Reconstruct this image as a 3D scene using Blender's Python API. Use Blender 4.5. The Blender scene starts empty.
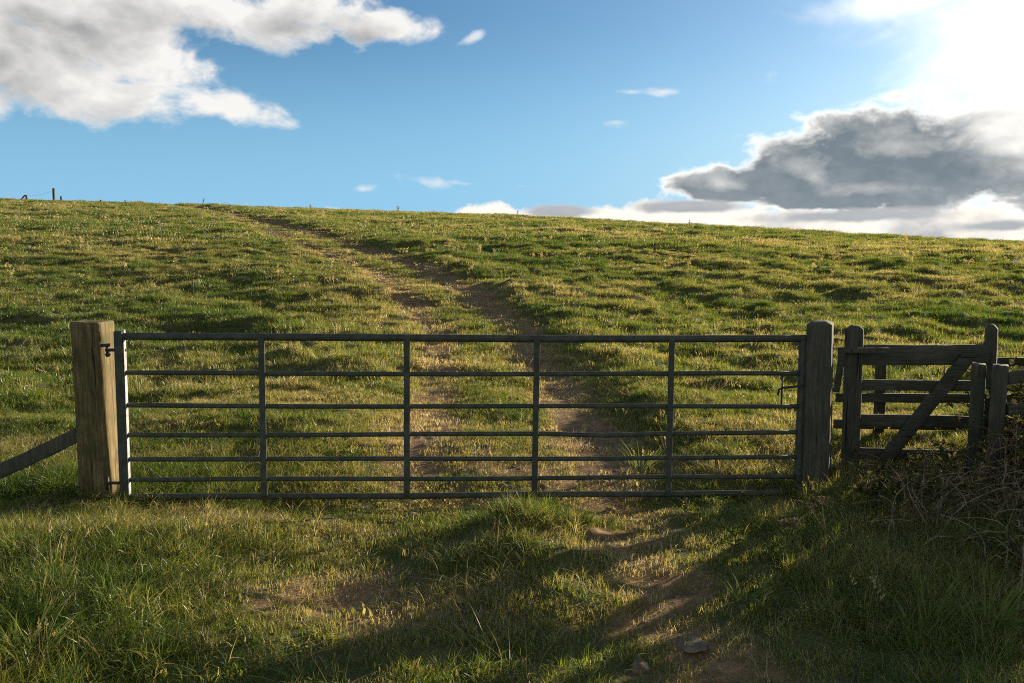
import bpy, bmesh, math, random
import numpy as np
from mathutils import Vector, Matrix

random.seed(7)
RNG = np.random.default_rng(11)
SC = bpy.context.scene
COL = SC.collection
R = math.radians

# ------------------------------------------------------------------ camera facts
F = 796.0            # focal length in pixels of a 1024 px wide frame
PITCH = R(5.8)
EYE = 1.62
SUN_AZ, SUN_EL = R(50.0), R(12.5)

def ray(px, py):
    X, U = (px - 512.0) / F, (341.5 - py) / F
    return (X, math.cos(PITCH) + U * math.sin(PITCH), -math.sin(PITCH) + U * math.cos(PITCH))

def at(px, py, Y):
    """the point seen at a photo position, Y metres in front of the viewer"""
    d = ray(px, py); k = Y / d[1]
    return Vector((d[0] * k, Y, EYE + d[2] * k))

def gate_y(x): return 5.40 + 0.055 * x

def on_gate(px, py):
    d = ray(px, py); k = 5.40 / (d[1] - 0.055 * d[0])
    return Vector((d[0] * k, d[1] * k, EYE + d[2] * k))

# ------------------------------------------------------------------ numpy noise
def _hash(ix, iy, seed):
    h = (ix.astype(np.int64) * 374761393 + iy.astype(np.int64) * 668265263 + seed * 974634777) & 0xFFFFFFFF
    h = ((h ^ (h >> 13)) * 1274126177) & 0xFFFFFFFF
    h = (h ^ (h >> 16)) & 0xFFFFFFFF
    return h / 4294967295.0

def vnoise(x, y, seed=0):
    x = np.asarray(x, float); y = np.asarray(y, float)
    ix, iy = np.floor(x), np.floor(y)
    fx, fy = x - ix, y - iy
    fx = fx * fx * fx * (fx * (fx * 6 - 15) + 10); fy = fy * fy * fy * (fy * (fy * 6 - 15) + 10)
    a, b = _hash(ix, iy, seed), _hash(ix + 1, iy, seed)
    c, d = _hash(ix, iy + 1, seed), _hash(ix + 1, iy + 1, seed)
    return (a + (b - a) * fx) * (1 - fy) + (c + (d - c) * fx) * fy

def fbm(x, y, seed=0, oct=4, gain=0.5):
    s = 0; amp = 1; tot = 0
    for o in range(oct):
        c, sn = math.cos(0.6 * o), math.sin(0.6 * o)
        s = s + amp * vnoise((x * c - y * sn) * 2 ** o, (x * sn + y * c) * 2 ** o, seed + 17 * o)
        tot += amp; amp *= gain
    return s / tot

def sstep(a, b, x):
    t = np.clip((np.asarray(x, float) - a) / (b - a), 0, 1)
    return t * t * (3 - 2 * t)

# ------------------------------------------------------------------ terrain
_py = np.array([-400, 0, 5, 7, 9, 14, 18, 22, 28, 35, 50, 65, 78, 88, 100, 130, 200, 320, 4000.])
_pz = np.array([0, 0, 0, .02, .08, .40, .86, 1.38, 2.05, 2.75, 4.08, 5.15, 5.80, 6.0, 6.0, 4.6, 1.0, -1.0, -1.0])
_gy = np.arange(-20, 340, 0.5)
_gz = np.interp(_gy, _py, _pz)
for _w in (3, 5, 7):
    _k = np.ones(_w) / _w
    _gz = np.convolve(np.pad(_gz, _w // 2, mode='edge'), _k, mode='valid')
def profile(y): return np.interp(y, _gy, _gz)

_ty = np.array([-10, 3, 5, 7, 10, 14, 18, 22, 30, 40, 55, 70, 90, 400.])
_tx = np.array([0, .0, .0, -.05, -.2, -.6, -1.65, -3.2, -7.2, -12.6, -20.8, -29.5, -41.5, -170.])
def track_x(y): return np.interp(y, _ty, _tx)
def track_hs(y):
    sl = (track_x(y + 1.5) - track_x(y - 1.5)) / 3.0
    return np.sqrt(1 + sl * sl)

def ruts(x, y):
    """offset from track centre in metres across it"""
    return (x - track_x(y)) / track_hs(y)

def rut_mask(x, y):
    u = ruts(x, y) + 0.30 * (fbm(x * 1.1, y * 0.9, 5, 3) - .5)
    wl = 0.36 + .16 * sstep(12, 30, y)
    a = np.exp(-((u + 0.74) / wl) ** 2); b = np.exp(-((u - 0.70) / (wl * 1.15)) ** 2)
    fade = 1.0 + .3 * sstep(20, 40, y)
    return np.clip(np.maximum(a * .9, b) * fade, 0, 1)

def height(x, y, detail=True):
    x = np.asarray(x, float); y = np.asarray(y, float)
    k = np.where(x > 0, 0.0108 + .0012 * sstep(15, 45, x), 0.0057)
    xx = np.clip(x, -70, 75)
    z = profile(y) * (1 - k * xx)
    # sunken track with a bank along its right side
    u = ruts(x, y)
    wgt = sstep(5.2, 7.5, y)
    bank = sstep(1.0, 1.7, u) * (1 - sstep(1.6, 4.5, u) * .8)
    bankl = sstep(-.9, -1.7, u) * (1 - sstep(-2.0, -5.0, u) * .9)
    z = z + wgt * ((.13 + .06 * sstep(12, 8, y)) * bank + 0.08 * bankl) - 0.03 * rut_mask(x, y)
    if detail:
        far = sstep(5.5, 14, np.hypot(x, y))
        near = 1 - far
        ontrack = np.exp(-(u / 1.1) ** 4)
        # hummocks on the pasture
        h1 = fbm(x * .42 + 3, y * .55, 21, 3)
        h2 = fbm(x * 1.25, y * 1.5, 33, 3)
        h3 = fbm(x * 4.2, y * 4.6, 45, 2)
        h4 = fbm(x * 1.6 + 9, y * 3.6, 47, 2)
        z = z + far * (1 - .65 * ontrack) * (.34 * (h1 - .5) + (.07 + .04 * sstep(-2, 8, x)) * (sstep(.38, .85, h2) - .3) + .24 * (h4 - .5) + 0.09 * (h3 - .5))
        z = z + near * (.10 * (h2 - .5) + .035 * (h3 - .5)) * (1 - .5 * ontrack) + near * .10 * (h1 - .5)
        z = z + .012 * (fbm(x * 12, y * 12, 50, 2) - .5)
        # grassy lump in front of the gate and the rough bank to the right
        z = z + .17 * np.exp(-(((x - .12) / .42) ** 2 + ((y - 4.58) / .25) ** 2))
        z = z + .10 * np.exp(-(((x - .10) / .45) ** 2 + ((y - 4.15) / .17) ** 2))
        z = z + .05 * np.exp(-(((x - .30) / .36) ** 2 + ((y - 3.72) / .16) ** 2))  # low third lump added to cast shade on the nearest ground
        z = z + .18 * sstep(2.2, 4.0, x) * sstep(1.5, 4.5, y) * sstep(8.5, 6.0, y)
        z = z - .055 * np.exp(-((y - gate_y(x) + .05) / .32) ** 2) * sstep(-2.7, -2.4, x) * sstep(2.2, 1.9, x)
        z = z + .06 * sstep(-1.2, -2.4, x) * sstep(2., 3.4, y) * sstep(5.0, 4.2, y)
    return z

def hz(x, y): return float(height(np.array([x]), np.array([y]))[0])

# ------------------------------------------------------------------ object helpers
def tag(o, label=None, cat=None, group=None, kind=None):
    if label: o['label'] = label
    if cat: o['category'] = cat
    if group: o['group'] = group
    if kind: o['kind'] = kind
    return o

def empty(name, loc=(0, 0, 0)):
    o = bpy.data.objects.new(name, None)
    o.empty_display_size = .1
    COL.objects.link(o); o.location = loc
    return o

def link_mesh(name, verts, faces, mat, parent=None, smooth=True, loc=None):
    me = bpy.data.meshes.new(name)
    me.from_pydata([tuple(v) for v in verts], [], faces)
    me.update()
    if smooth:
        me.polygons.foreach_set('use_smooth', [True] * len(me.polygons))
    me.materials.append(mat)
    o = bpy.data.objects.new(name, me)
    COL.objects.link(o)
    if parent is not None:
        o.parent = parent
        o.location = -Vector(parent.location)
    elif loc is not None:
        L = Vector(loc)
        for v in me.vertices: v.co -= L
        o.location = L
    return o

class MB:
    """collects shapes given in world coordinates, links them as one mesh"""
    def __init__(s): s.v, s.f = [], []
    def add(s, v, f):
        n = len(s.v); s.v += [tuple(a) for a in v]; s.f += [tuple(i + n for i in q) for q in f]
    def tube(s, pts, rad, n=10, cap=True):
        pts = [Vector(p) for p in pts]
        rs = rad if isinstance(rad, (list, tuple)) else [rad] * len(pts)
        V, Fc = [], []
        t0 = (pts[1] - pts[0]).normalized()
        ref = Vector((0, 0, 1)) if abs(t0.z) < .9 else Vector((0, 1, 0))
        for i, p in enumerate(pts):
            t = (pts[min(i + 1, len(pts) - 1)] - pts[max(i - 1, 0)]).normalized()
            a = t.cross(ref).normalized(); b = a.cross(t).normalized()
            for j in range(n):
                w = 2 * math.pi * j / n
                V.append(p + (a * math.cos(w) + b * math.sin(w)) * rs[i])
        for i in range(len(pts) - 1):
            for j in range(n):
                k = (j + 1) % n
                Fc.append((i * n + j, i * n + k, (i + 1) * n + k, (i + 1) * n + j))
        if cap:
            Fc.append(tuple(range(n))[::-1]); Fc.append(tuple((len(pts) - 1) * n + j for j in range(n)))
        s.add(V, Fc)
    def beam(s, p0, p1, w, t, wdir, bev=.006, seg=10, jit=0.002, seed=0, crown=0.0):
        """rounded rectangular timber from p0 to p1; w along wdir, t across"""
        p0, p1 = Vector(p0), Vector(p1)
        ax = (p1 - p0).normalized()
        wd = Vector(wdir); wd = (wd - ax * wd.dot(ax)).normalized()
        td = ax.cross(wd).normalized()
        rr = random.Random(seed)
        cs = []
        for sx, sy in ((1, 1), (-1, 1), (-1, -1), (1, -1)):
            cx, cy = sx * (w / 2 - bev), sy * (t / 2 - bev)
            a0 = {(1, 1): 0, (-1, 1): 90, (-1, -1): 180, (1, -1): 270}[(sx, sy)]
            for q in (0, 45, 90):
                cs.append((cx + bev * math.cos(R(a0 + q)), cy + bev * math.sin(R(a0 + q))))
            # a point in the middle of the next side
            nx = {(1, 1): (0, t / 2), (-1, 1): (-w / 2, 0), (-1, -1): (0, -t / 2), (1, -1): (w / 2, 0)}[(sx, sy)]
            cs.append(nx)
        n = len(cs)
        ph = [rr.uniform(0, 6) for _ in range(4)]
        V, Fc = [], []
        ends = [0.0, .004 / max((p1 - p0).length, .05)]
        ts = [0.0] + [.01 + .98 * i / seg for i in range(seg + 1)] + [1.0]
        for i, tt in enumerate(ts):
            sc = .93 if i in (0, len(ts) - 1) else 1.0
            bow = wd * math.sin(tt * 3.1 + ph[0]) * jit * 1.5 + td * math.sin(tt * 4.2 + ph[1]) * jit
            c = p0.lerp(p1, tt) + bow
            for (a, b) in cs:
                V.append(c + wd * (a * sc + rr.gauss(0, jit * .5)) + td * (b * sc + rr.gauss(0, jit * .5)))
        for i in range(len(ts) - 1):
            for j in range(n):
                k = (j + 1) % n
                Fc.append((i * n + j, i * n + k, (i + 1) * n + k, (i + 1) * n + j))
        base = len(V)
        V.append(p0 - ax * crown * 0); V.append(p1 + ax * crown)
        for j in range(n):
            k = (j + 1) % n
            Fc.append((k, j, base)); q = (len(ts) - 1) * n
            Fc.append((q + j, q + k, base + 1))
        s.add(V, Fc)
    def loft(s, rings, capdz=0.0):
        n = len(rings[0]); V = [p for r_ in rings for p in r_]; Fc = []
        for i in range(len(rings) - 1):
            for j in range(n):
                k = (j + 1) % n
                Fc.append((i * n + j, i * n + k, (i + 1) * n + k, (i + 1) * n + j))
        c = sum((Vector(p) for p in rings[-1]), Vector()) / n + Vector((0, 0, capdz))
        b = len(V); V.append(c)
        for j in range(n): Fc.append(((len(rings) - 1) * n + j, (len(rings) - 1) * n + (j + 1) % n, b))
        s.add(V, Fc)
    def build(s, name, mat, parent=None, smooth=True, loc=None):
        return link_mesh(name, s.v, s.f, mat, parent, smooth, loc)

# ------------------------------------------------------------------ node helpers
class NT:
    def __init__(s, tree): s.t = tree; s.n = tree.nodes; s.l = tree.links
    def node(s, typ, **kw):
        nd = s.n.new(typ)
        for k, v in kw.items(): setattr(nd, k, v)
        return nd
    def put(s, sock, val):
        if isinstance(val, bpy.types.NodeSocket): s.l.new(val, sock)
        elif val is not None: sock.default_value = val
    def math(s, op, a, b=None, c=None, clamp=False):
        nd = s.node('ShaderNodeMath', operation=op, use_clamp=clamp)
        s.put(nd.inputs[0], a); s.put(nd.inputs[1], b)
        if c is not None: s.put(nd.inputs[2], c)
        return nd.outputs[0]
    def add(s, a, b): return s.math('ADD', a, b)
    def sub(s, a, b): return s.math('SUBTRACT', a, b)
    def mul(s, a, b): return s.math('MULTIPLY', a, b)
    def max(s, a, b): return s.math('MAXIMUM', a, b)
    def min(s, a, b): return s.math('MINIMUM', a, b)
    def smooth(s, v, a, b, lo=0.0, hi=1.0):
        nd = s.node('ShaderNodeMapRange', interpolation_type='SMOOTHSTEP')
        s.put(nd.inputs[0], v); nd.inputs[1].default_value = a; nd.inputs[2].default_value = b
        nd.inputs[3].default_value = lo; nd.inputs[4].default_value = hi
        return nd.outputs[0]
    def lin(s, v, a, b, lo=0.0, hi=1.0):
        nd = s.node('ShaderNodeMapRange')
        s.put(nd.inputs[0], v); nd.inputs[1].default_value = a; nd.inputs[2].default_value = b
        nd.inputs[3].default_value = lo; nd.inputs[4].default_value = hi
        return nd.outputs[0]
    def mix(s, fac, a, b, blend='MIX'):
        nd = s.node('ShaderNodeMix', data_type='RGBA', blend_type=blend)
        s.put(nd.inputs[0], fac)
        for sock, v in ((nd.inputs[6], a), (nd.inputs[7], b)):
            if isinstance(v, tuple) and len(v) == 3: v = v + (1,)
            s.put(sock, v)
        return nd.outputs[2]
    def noise(s, vec, scale, detail=4, rough=.55, dist=0.0):
        nd = s.node('ShaderNodeTexNoise')
        if vec is not None: s.l.new(vec, nd.inputs['Vector'])
        nd.inputs['Scale'].default_value = scale; nd.inputs['Detail'].default_value = detail
        nd.inputs['Roughness'].default_value = rough; nd.inputs['Distortion'].default_value = dist
        return nd.outputs[0]
    def mapping(s, vec, scale=(1, 1, 1), loc=(0, 0, 0), rot=(0, 0, 0)):
        nd = s.node('ShaderNodeMapping')
        s.l.new(vec, nd.inputs[0]); nd.inputs['Scale'].default_value = scale
        nd.inputs['Location'].default_value = loc; nd.inputs['Rotation'].default_value = rot
        return nd.outputs[0]

def new_mat(name):
    m = bpy.data.materials.new(name); m.use_nodes = True
    m.node_tree.nodes.clear()
    nt = NT(m.node_tree)
    out = nt.node('ShaderNodeOutputMaterial')
    return m, nt, out

def principled(nt, out, color, rough=.8, spec=.3, bump=None, bstr=.4, bdist=.01, metal=0.0):
    p = nt.node('ShaderNodeBsdfPrincipled')
    if isinstance(color, tuple): color = color + (1,)
    nt.put(p.inputs['Base Color'], color); nt.put(p.inputs['Roughness'], rough)
    p.inputs['Specular IOR Level'].default_value = spec; p.inputs['Metallic'].default_value = metal
    if bump is not None:
        b = nt.node('ShaderNodeBump'); b.inputs['Strength'].default_value = bstr; b.inputs['Distance'].default_value = bdist
        nt.l.new(bump, b.inputs['Height']); nt.l.new(b.outputs[0], p.inputs['Normal'])
    nt.l.new(p.outputs[0], out.inputs[0])
    return p

def wood_mat(name, c_lo, c_hi, c_moss, along='Z', moss=.5, grey=None):
    m, nt, out = new_mat(name)
    tc = nt.node('ShaderNodeTexCoord').outputs['Object']
    sc = {'Z': (1, 1, .06), 'X': (.06, 1, 1)}[along]
    g = nt.mapping(tc, sc)
    grain = nt.noise(g, 75, 6, .65, .4)
    fine = nt.noise(g, 210, 3, .6)
    blot = nt.noise(tc, 5.5, 4, .6)
    mossn = nt.noise(tc, 9, 5, .65)
    f = nt.smooth(nt.add(nt.mul(grain, .75), nt.mul(fine, .25)), .34, .66)
    c = nt.mix(f, c_lo, c_hi)
    c = nt.mix(nt.smooth(blot, .38, .7, 0, .45), c, tuple(.55 * v for v in c_lo))
    c = nt.mix(nt.smooth(mossn, .45, .7, 0, moss), c, c_moss)
    crack = nt.smooth(nt.noise(nt.mapping(tc, tuple(v * 1.0 if v > .5 else .03 for v in sc)), 55, 3, .5), .30, .37)
    c = nt.mix(crack, tuple(.25 * v for v in c_lo), c)
    h = nt.add(nt.mul(grain, .6), nt.mul(crack, .5))
    principled(nt, out, c, .86, .25, h, .6, .006)
    return m

def grass_mat(name, stops, trans=.45, rough=.38):
    """stops: colours along a green-to-straw tint; tint comes from each clump, plus each blade's own shift"""
    m, nt, out = new_mat(name)
    a = nt.node('ShaderNodeAttribute', attribute_type='INSTANCER', attribute_name='tint').outputs['Fac']
    b = nt.node('ShaderNodeAttribute', attribute_type='GEOMETRY', attribute_name='shift').outputs['Fac']
    v = nt.add(a, b)
    ramp = nt.node('ShaderNodeValToRGB')
    nt.l.new(v, ramp.inputs[0])
    el = ramp.color_ramp.elements
    while len(el) < len(stops): el.new(.5)
    for e, (p, c) in zip(el, stops): e.position = p; e.color = c + (1,)
    col = ramp.outputs[0]
    d = nt.node('ShaderNodeBsdfDiffuse'); nt.l.new(nt.mix(1.0, col, (.80, .80, .80), 'MULTIPLY'), d.inputs[0])
    tr = nt.node('ShaderNodeBsdfTranslucent')
    tcol = nt.mix(1.0, col, (1.55, 1.42, .92), 'MULTIPLY')
    nt.l.new(tcol, tr.inputs[0])
    mx = nt.node('ShaderNodeMixShader'); mx.inputs[0].default_value = trans
    nt.l.new(d.outputs[0], mx.inputs[1]); nt.l.new(tr.outputs[0], mx.inputs[2])
    gl = nt.node('ShaderNodeBsdfGlossy'); gl.inputs['Roughness'].default_value = rough
    gl.inputs[0].default_value = (.8, .8, .7, 1)
    m2 = nt.node('ShaderNodeMixShader'); m2.inputs[0].default_value = .035
    nt.l.new(mx.outputs[0], m2.inputs[1]); nt.l.new(gl.outputs[0], m2.inputs[2])
    nt.l.new(m2.outputs[0], out.inputs[0])
    return m

GREEN = [(0.0, (.058, .108, .015)), (.25, (.122, .172, .025)), (.5, (.215, .218, .050)), (.72, (.335, .280, .115)), (1.0, (.470, .395, .220))]
M_GRASS = grass_mat('grass_blades', GREEN)
M_STRAW = grass_mat('dry_stalks', [(0, (.26, .20, .09)), (.5, (.38, .30, .15)), (1, (.50, .40, .22))], .35)

# paint / metal
def metal_paint():
    m, nt, out = new_mat('dark_gate_paint')
    tc = nt.node('ShaderNodeTexCoord').outputs['Object']
    n1 = nt.noise(tc, 14, 5, .6); n2 = nt.noise(tc, 60, 3, .6)
    c = nt.mix(nt.smooth(n1, .4, .65), (.046, .052, .038), (.078, .082, .060))
    c = nt.mix(nt.smooth(n2, .60, .70, 0, .65), c, (.13, .075, .040))
    principled(nt, out, c, nt.lin(n1, .3, .7, .55, .75), .22, n2, .15, .001)
    return m
M_GATE = metal_paint()
def galv_lit():
    m, nt, out = new_mat('galvanised_and_lit_side')  # for the cap; on the stile strip its paleness stands in for sunlight
    tc = nt.node('ShaderNodeTexCoord').outputs['Object']
    n = nt.noise(tc, 30, 4, .6)
    principled(nt, out, nt.mix(nt.smooth(n, .4, .65), (.42, .42, .40), (.24, .22, .19)), .5, .4)
    return m
M_GALV_LIT = galv_lit()
def iron():
    m, nt, out = new_mat('black_iron')
    tc = nt.node('ShaderNodeTexCoord').outputs['Object']
    n = nt.noise(tc, 50, 4, .6)
    principled(nt, out, nt.mix(n, (.012, .012, .013), (.05, .035, .025)), .6, .4, n, .3, .001)
    return m
M_IRON = iron()
M_POST_L = wood_mat('pale_softwood_post', (.064, .048, .020), (.225, .160, .066), (.048, .054, .016), 'Z', .6)
M_POST_R = wood_mat('old_grey_post', (.050, .046, .031), (.108, .097, .068), (.042, .058, .028), 'Z', .7)
M_BOARD = wood_mat('weathered_rail', (.050, .046, .032), (.112, .102, .074), (.045, .060, .030), 'X', .6)

# ------------------------------------------------------------------ sky
W = bpy.data.worlds.new("World"); SC.world = W; W.use_nodes = True
def build_world():
    t = W.node_tree; t.nodes.clear(); nt = NT(t)
    out = nt.node('ShaderNodeOutputWorld'); bg = nt.node('ShaderNodeBackground')
    sky = nt.node('ShaderNodeTexSky', sky_type='NISHITA')
    sky.sun_disc = False; sky.sun_elevation = SUN_EL; sky.sun_rotation = SUN_AZ
    sky.altitude = 150; sky.air_density = 1.0; sky.dust_density = SKY_DUST; sky.ozone_density = 2.2
    gen = nt.node('ShaderNodeTexCoord').outputs['Generated']
    sep = nt.node('ShaderNodeSeparateXYZ'); nt.l.new(gen, sep.inputs[0])
    X, Y, Z = sep.outputs
    az = nt.math('ARCTAN2', X, Y)
    el = nt.math('ARCSINE', Z)
    az = nt.mul(az, 180 / math.pi); el = nt.mul(el, 180 / math.pi)
    sd = (math.cos(SUN_EL) * math.sin(SUN_AZ), math.cos(SUN_EL) * math.cos(SUN_AZ), math.sin(SUN_EL))
    def wobble(off):
        v = nt.mapping(gen, (1, 1, 1.6), off)
        nb = nt.noise(v, 13.0, 6, .55, .3); nf = nt.noise(v, 38.0, 5, .58, .2)
        return nt.add(nt.mul(nt.sub(nb, .5), 3.4), nt.mul(nt.sub(nf, .5), .9)), nf
    wob, n_fine = wobble((0, 0, 0))
    LIT = 1.6                                          # degrees towards the sun for the lit side of a cloud
    wob_s, _ = wobble((.022, .006, .030))
    soft = nt.sub(nt.noise(nt.mapping(gen, (1, 1, 1.6), (5, 2, 1)), 9.0, 5, .5, .2), .5)
    def ang(px, py):
        d = Vector(ray(px, py)).normalized()
        return math.degrees(math.atan2(d.x, d.y)), math.degrees(math.asin(d.z))
    def blobs(lst, oa=0.0, oe=0.0):
        """soft ellipses on the sky dome, in degrees of azimuth and elevation"""
        F_ = None
        for (cx, cy, rx, ry, rot) in lst:
            a0, e0 = ang(cx, cy); a1, _ = ang(cx + rx, cy); _, e1 = ang(cx, cy - ry)
            A, E = abs(a1 - a0), abs(e1 - e0)
            da = nt.sub(az, a0 - oa); de = nt.sub(el, e0 - oe)
            if rot:
                c, s_ = math.cos(R(rot)), math.sin(R(rot))
                da2 = nt.add(nt.mul(da, c), nt.mul(de, s_)); de = nt.sub(nt.mul(de, c), nt.mul(da, s_)); da = da2
            da = nt.mul(da, 1 / A); de = nt.mul(de, 1 / E)
            v = nt.sub(1.0, nt.math('SQRT', nt.add(nt.mul(da, da), nt.mul(de, de))))
            F_ = v if F_ is None else nt.math('SMOOTH_MAX', F_, v, .25)
        return F_
    col = sky.outputs[0]
    col = nt.mix(1.0, col, SKY_TINT, 'MULTIPLY')
    k = SKY_K
    # clear pale air low in the sky
    low = nt.smooth(el, 17.0, 1.0, 0, .92)
    side = nt.smooth(az, -5, 45)
    air = nt.mix(side, tuple(v * k for v in (.30, .62, .92)), tuple(v * k for v in (.66, .82, .90)))
    col = nt.mix(low, col, air)
    def layer(col, lst, w_amp, e0, e1, white, grey, thick=(0.1, 0.8, .8), light=1.0, softamt=.8, lit=True, alpha=1.0):
        F0 = nt.add(blobs(lst), nt.mul(wob, w_amp))
        M = nt.smooth(F0, e0, e1)
        S = nt.smooth(F0, thick[0], thick[1], 0, thick[2])
        if lit:
            F1 = nt.add(blobs(lst, LIT * .75, LIT * .65), nt.mul(wob_s, w_amp))
            S = nt.math('MULTIPLY_ADD', nt.sub(F1, F0), light, S)      # more cloud on the sun's side: shaded
        S = nt.math('MULTIPLY_ADD', soft, softamt, S, clamp=True)
        S = nt.mul(S, nt.smooth(F0, e0, max(e1 * .9, thick[0] + .1)))
        g0 = tuple(v * k for v in grey); g1 = tuple(min(v * 1.0 + .20, .62) * k for v in grey)
        vary = nt.add(nt.mul(soft, 1.6), nt.mul(nt.sub(nt.smooth(el, 10.0, 3.0), .25), .55))
        vary = nt.math('MULTIPLY_ADD', nt.sub(n_fine, .5), .8, vary, clamp=True)
        gcol = nt.mix(vary, g0, g1)
        cc = nt.mix(S, tuple(v * k for v in white), gcol)
        return nt.mix(nt.mul(M, alpha), col, cc)
    # bright aureole of thin cloud round the (unseen) sun
    dot = nt.add(nt.add(nt.mul(X, sd[0]), nt.mul(Y, sd[1])), nt.mul(Z, sd[2]))
    angd = nt.mul(nt.math('ARCCOSINE', nt.min(dot, .99999)), 180 / math.pi)
    glow = nt.math('POWER', 2.718, nt.mul(angd, -1 / 13.0))
    gnode = nt.node('ShaderNodeVectorMath', operation='SCALE'); gnode.inputs[0].default_value = (GLOW * k, GLOW * .96 * k, GLOW * .88 * k)
    nt.l.new(glow, gnode.inputs['Scale'])
    col = nt.mix(1.0, col, gnode.outputs[0], 'ADD')
    # low bank of cloud along the horizon
    col = layer(col, [(480, 218, 55, 16, 0), (550, 221, 90, 12, 0), (650, 220, 110, 16, 0), (800, 226, 210, 26, 0), (960, 226, 160, 36, 0), (1150, 215, 200, 60, 0), (1400, 210, 300, 60, 0)],
                .85, -.02, .45, (1.18, 1.10, .98), (.46, .50, .56), (.15, .8, .55), .9, 2.4)
    # the big dark cloud in front of the sun side
    big = [(735, 184, 66, 22, -4), (800, 168, 80, 36, -12), (895, 148, 105, 56, -6), (880, 188, 180, 28, 0), (1000, 150, 120, 58, 0), (1100, 156, 160, 70, 0), (1260, 170, 140, 60, 0)]
    col = layer(col, big, .42, -.04, .24, (1.35, 1.30, 1.22), (.21, .258, .295), (.02, .40, 1.05), .55, .38)
    col = layer(col, [(850, 216, 130, 10, 1), (690, 207, 70, 8, 0), (560, 212, 45, 9, 0), (1000, 226, 60, 8, 0)], .45, .0, .6, (.62, .62, .63), (.36, .40, .44), (.0, .5, .9), .2, .3)
    # sunlit cloud behind the viewer, never in this view but lighting the shaded sides
    bk = None
    for (a0, e0, A, E) in ((135, 28, 48, 17), (-135, 30, 50, 18), (-178, 22, 40, 12), (178, 22, 40, 12), (-85, 40, 22, 10)):
        da = nt.mul(nt.sub(az, a0), 1 / A); de = nt.mul(nt.sub(el, e0), 1 / E)
        v = nt.sub(1.0, nt.math('SQRT', nt.add(nt.mul(da, da), nt.mul(de, de))))
        bk = v if bk is None else nt.max(bk, v)
    bk = nt.smooth(nt.add(bk, nt.mul(wob, .6)), .0, .5)
    col = nt.mix(bk, col, tuple(v * k for v in (.85, .80, .73)))
    # fair-weather cloud upper left
    lf = [(30, 70, 150, 58, 0), (125, 98, 80, 32, 0), (165, 60, 75, 48, 0), (70, 35, 120, 60, 0), (60, 5, 190, 55, 0), (215, 12, 120, 42, 0), (300, 14, 95, 34, 6), (385, 24, 60, 22, 4), (215, 104, 80, 20, -8), (-120, 60, 200, 90, 0), (-300, 0, 200, 90, 0)]
    col = layer(col, lf, .70, .0, .60, (1.0, .98, .95), (.42, .425, .425), (.28, 1.35, .85), .8, 1.9)
    # wisps
    col = layer(col, [(663, 92, 24, 5, 0), (632, 92, 18, 4, 0), (430, 182, 30, 6, -6), (470, 184, 44, 4, -3), (616, 122, 18, 5, 0), (362, 189, 20, 5, 0), (770, 74, 16, 12, 0), (473, 38, 12, 4, 20), (330, 209, 14, 5, 0)],
                1.5, .15, 1.7, (1.0, 1.0, 1.0), (.9, .9, .9), (0, 1, .3), 0, 0, False, .75)
    # bright thin cloud at the upper right
    col = layer(col, [(910, 0, 85, 14, 0), (1010, 30, 95, 75, 0), (1050, 80, 80, 70, 0), (1120, 30, 170, 120, 0), (1200, -60, 300, 90, 0)], .60, -.9, 1.2, (1.5, 1.44, 1.34), (1.2, 1.16, 1.10), (0, 1, .2), 0, 0, False, .92)
    nt.l.new(col, bg.inputs[0]); bg.inputs[1].default_value = SKY_STRENGTH
    nt.l.new(bg.outputs[0], out.inputs[0])
SKY_STRENGTH = 0.05
SKY_DUST = 0.3
SKY_TINT = (.60, .90, 1.06)
CLOUD_WHITE = (1, 1, 1)
EXPOSURE = 1.3
SKY_K = 1 / SKY_STRENGTH / 2 ** EXPOSURE * .95
GLOW = 1.5
build_world()

sun = bpy.data.lights.new('sun', 'SUN'); sun.energy = 5.0; sun.angle = R(.53); sun.color = (1, .86, .66)
so = bpy.data.objects.new('sun', sun); COL.objects.link(so)
sdir = Vector((math.cos(SUN_EL) * math.sin(SUN_AZ), math.cos(SUN_EL) * math.cos(SUN_AZ), math.sin(SUN_EL)))
so.rotation_euler = sdir.to_track_quat('Z', 'Y').to_euler(); so.location = sdir * 40

# ------------------------------------------------------------------ ground sheet
def ground_mat():
    m, nt, out = new_mat('field_soil_and_turf')
    geo = nt.node('ShaderNodeNewGeometry').outputs['Position']
    soil = nt.node('ShaderNodeAttribute', attribute_type='GEOMETRY', attribute_name='soil').outputs['Fac']
    n1 = nt.noise(geo, .55, 5, .6); n2 = nt.noise(geo, 7, 5, .65); n3 = nt.noise(geo, 45, 4, .65)
    turf = nt.mix(nt.smooth(n1, .38, .62), (.060, .082, .020), (.115, .108, .038))
    turf = nt.mix(nt.smooth(n2, .4, .65), turf, (.10, .080, .035))
    dirt = nt.mix(nt.smooth(n2, .35, .65), (.140, .080, .037), (.245, .152, .076))
    dirt = nt.mix(nt.smooth(n3, .5, .68, 0, .7), dirt, (.28, .21, .125))
    f = nt.smooth(nt.add(soil, nt.mul(nt.sub(n2, .5), .5)), .25, .7)
    c = nt.mix(f, turf, dirt)
    h = nt.add(nt.mul(n2, .6), nt.mul(n3, .4))
    principled(nt, out, c, .95, .1, h, .9, .03)
    return m
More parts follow.
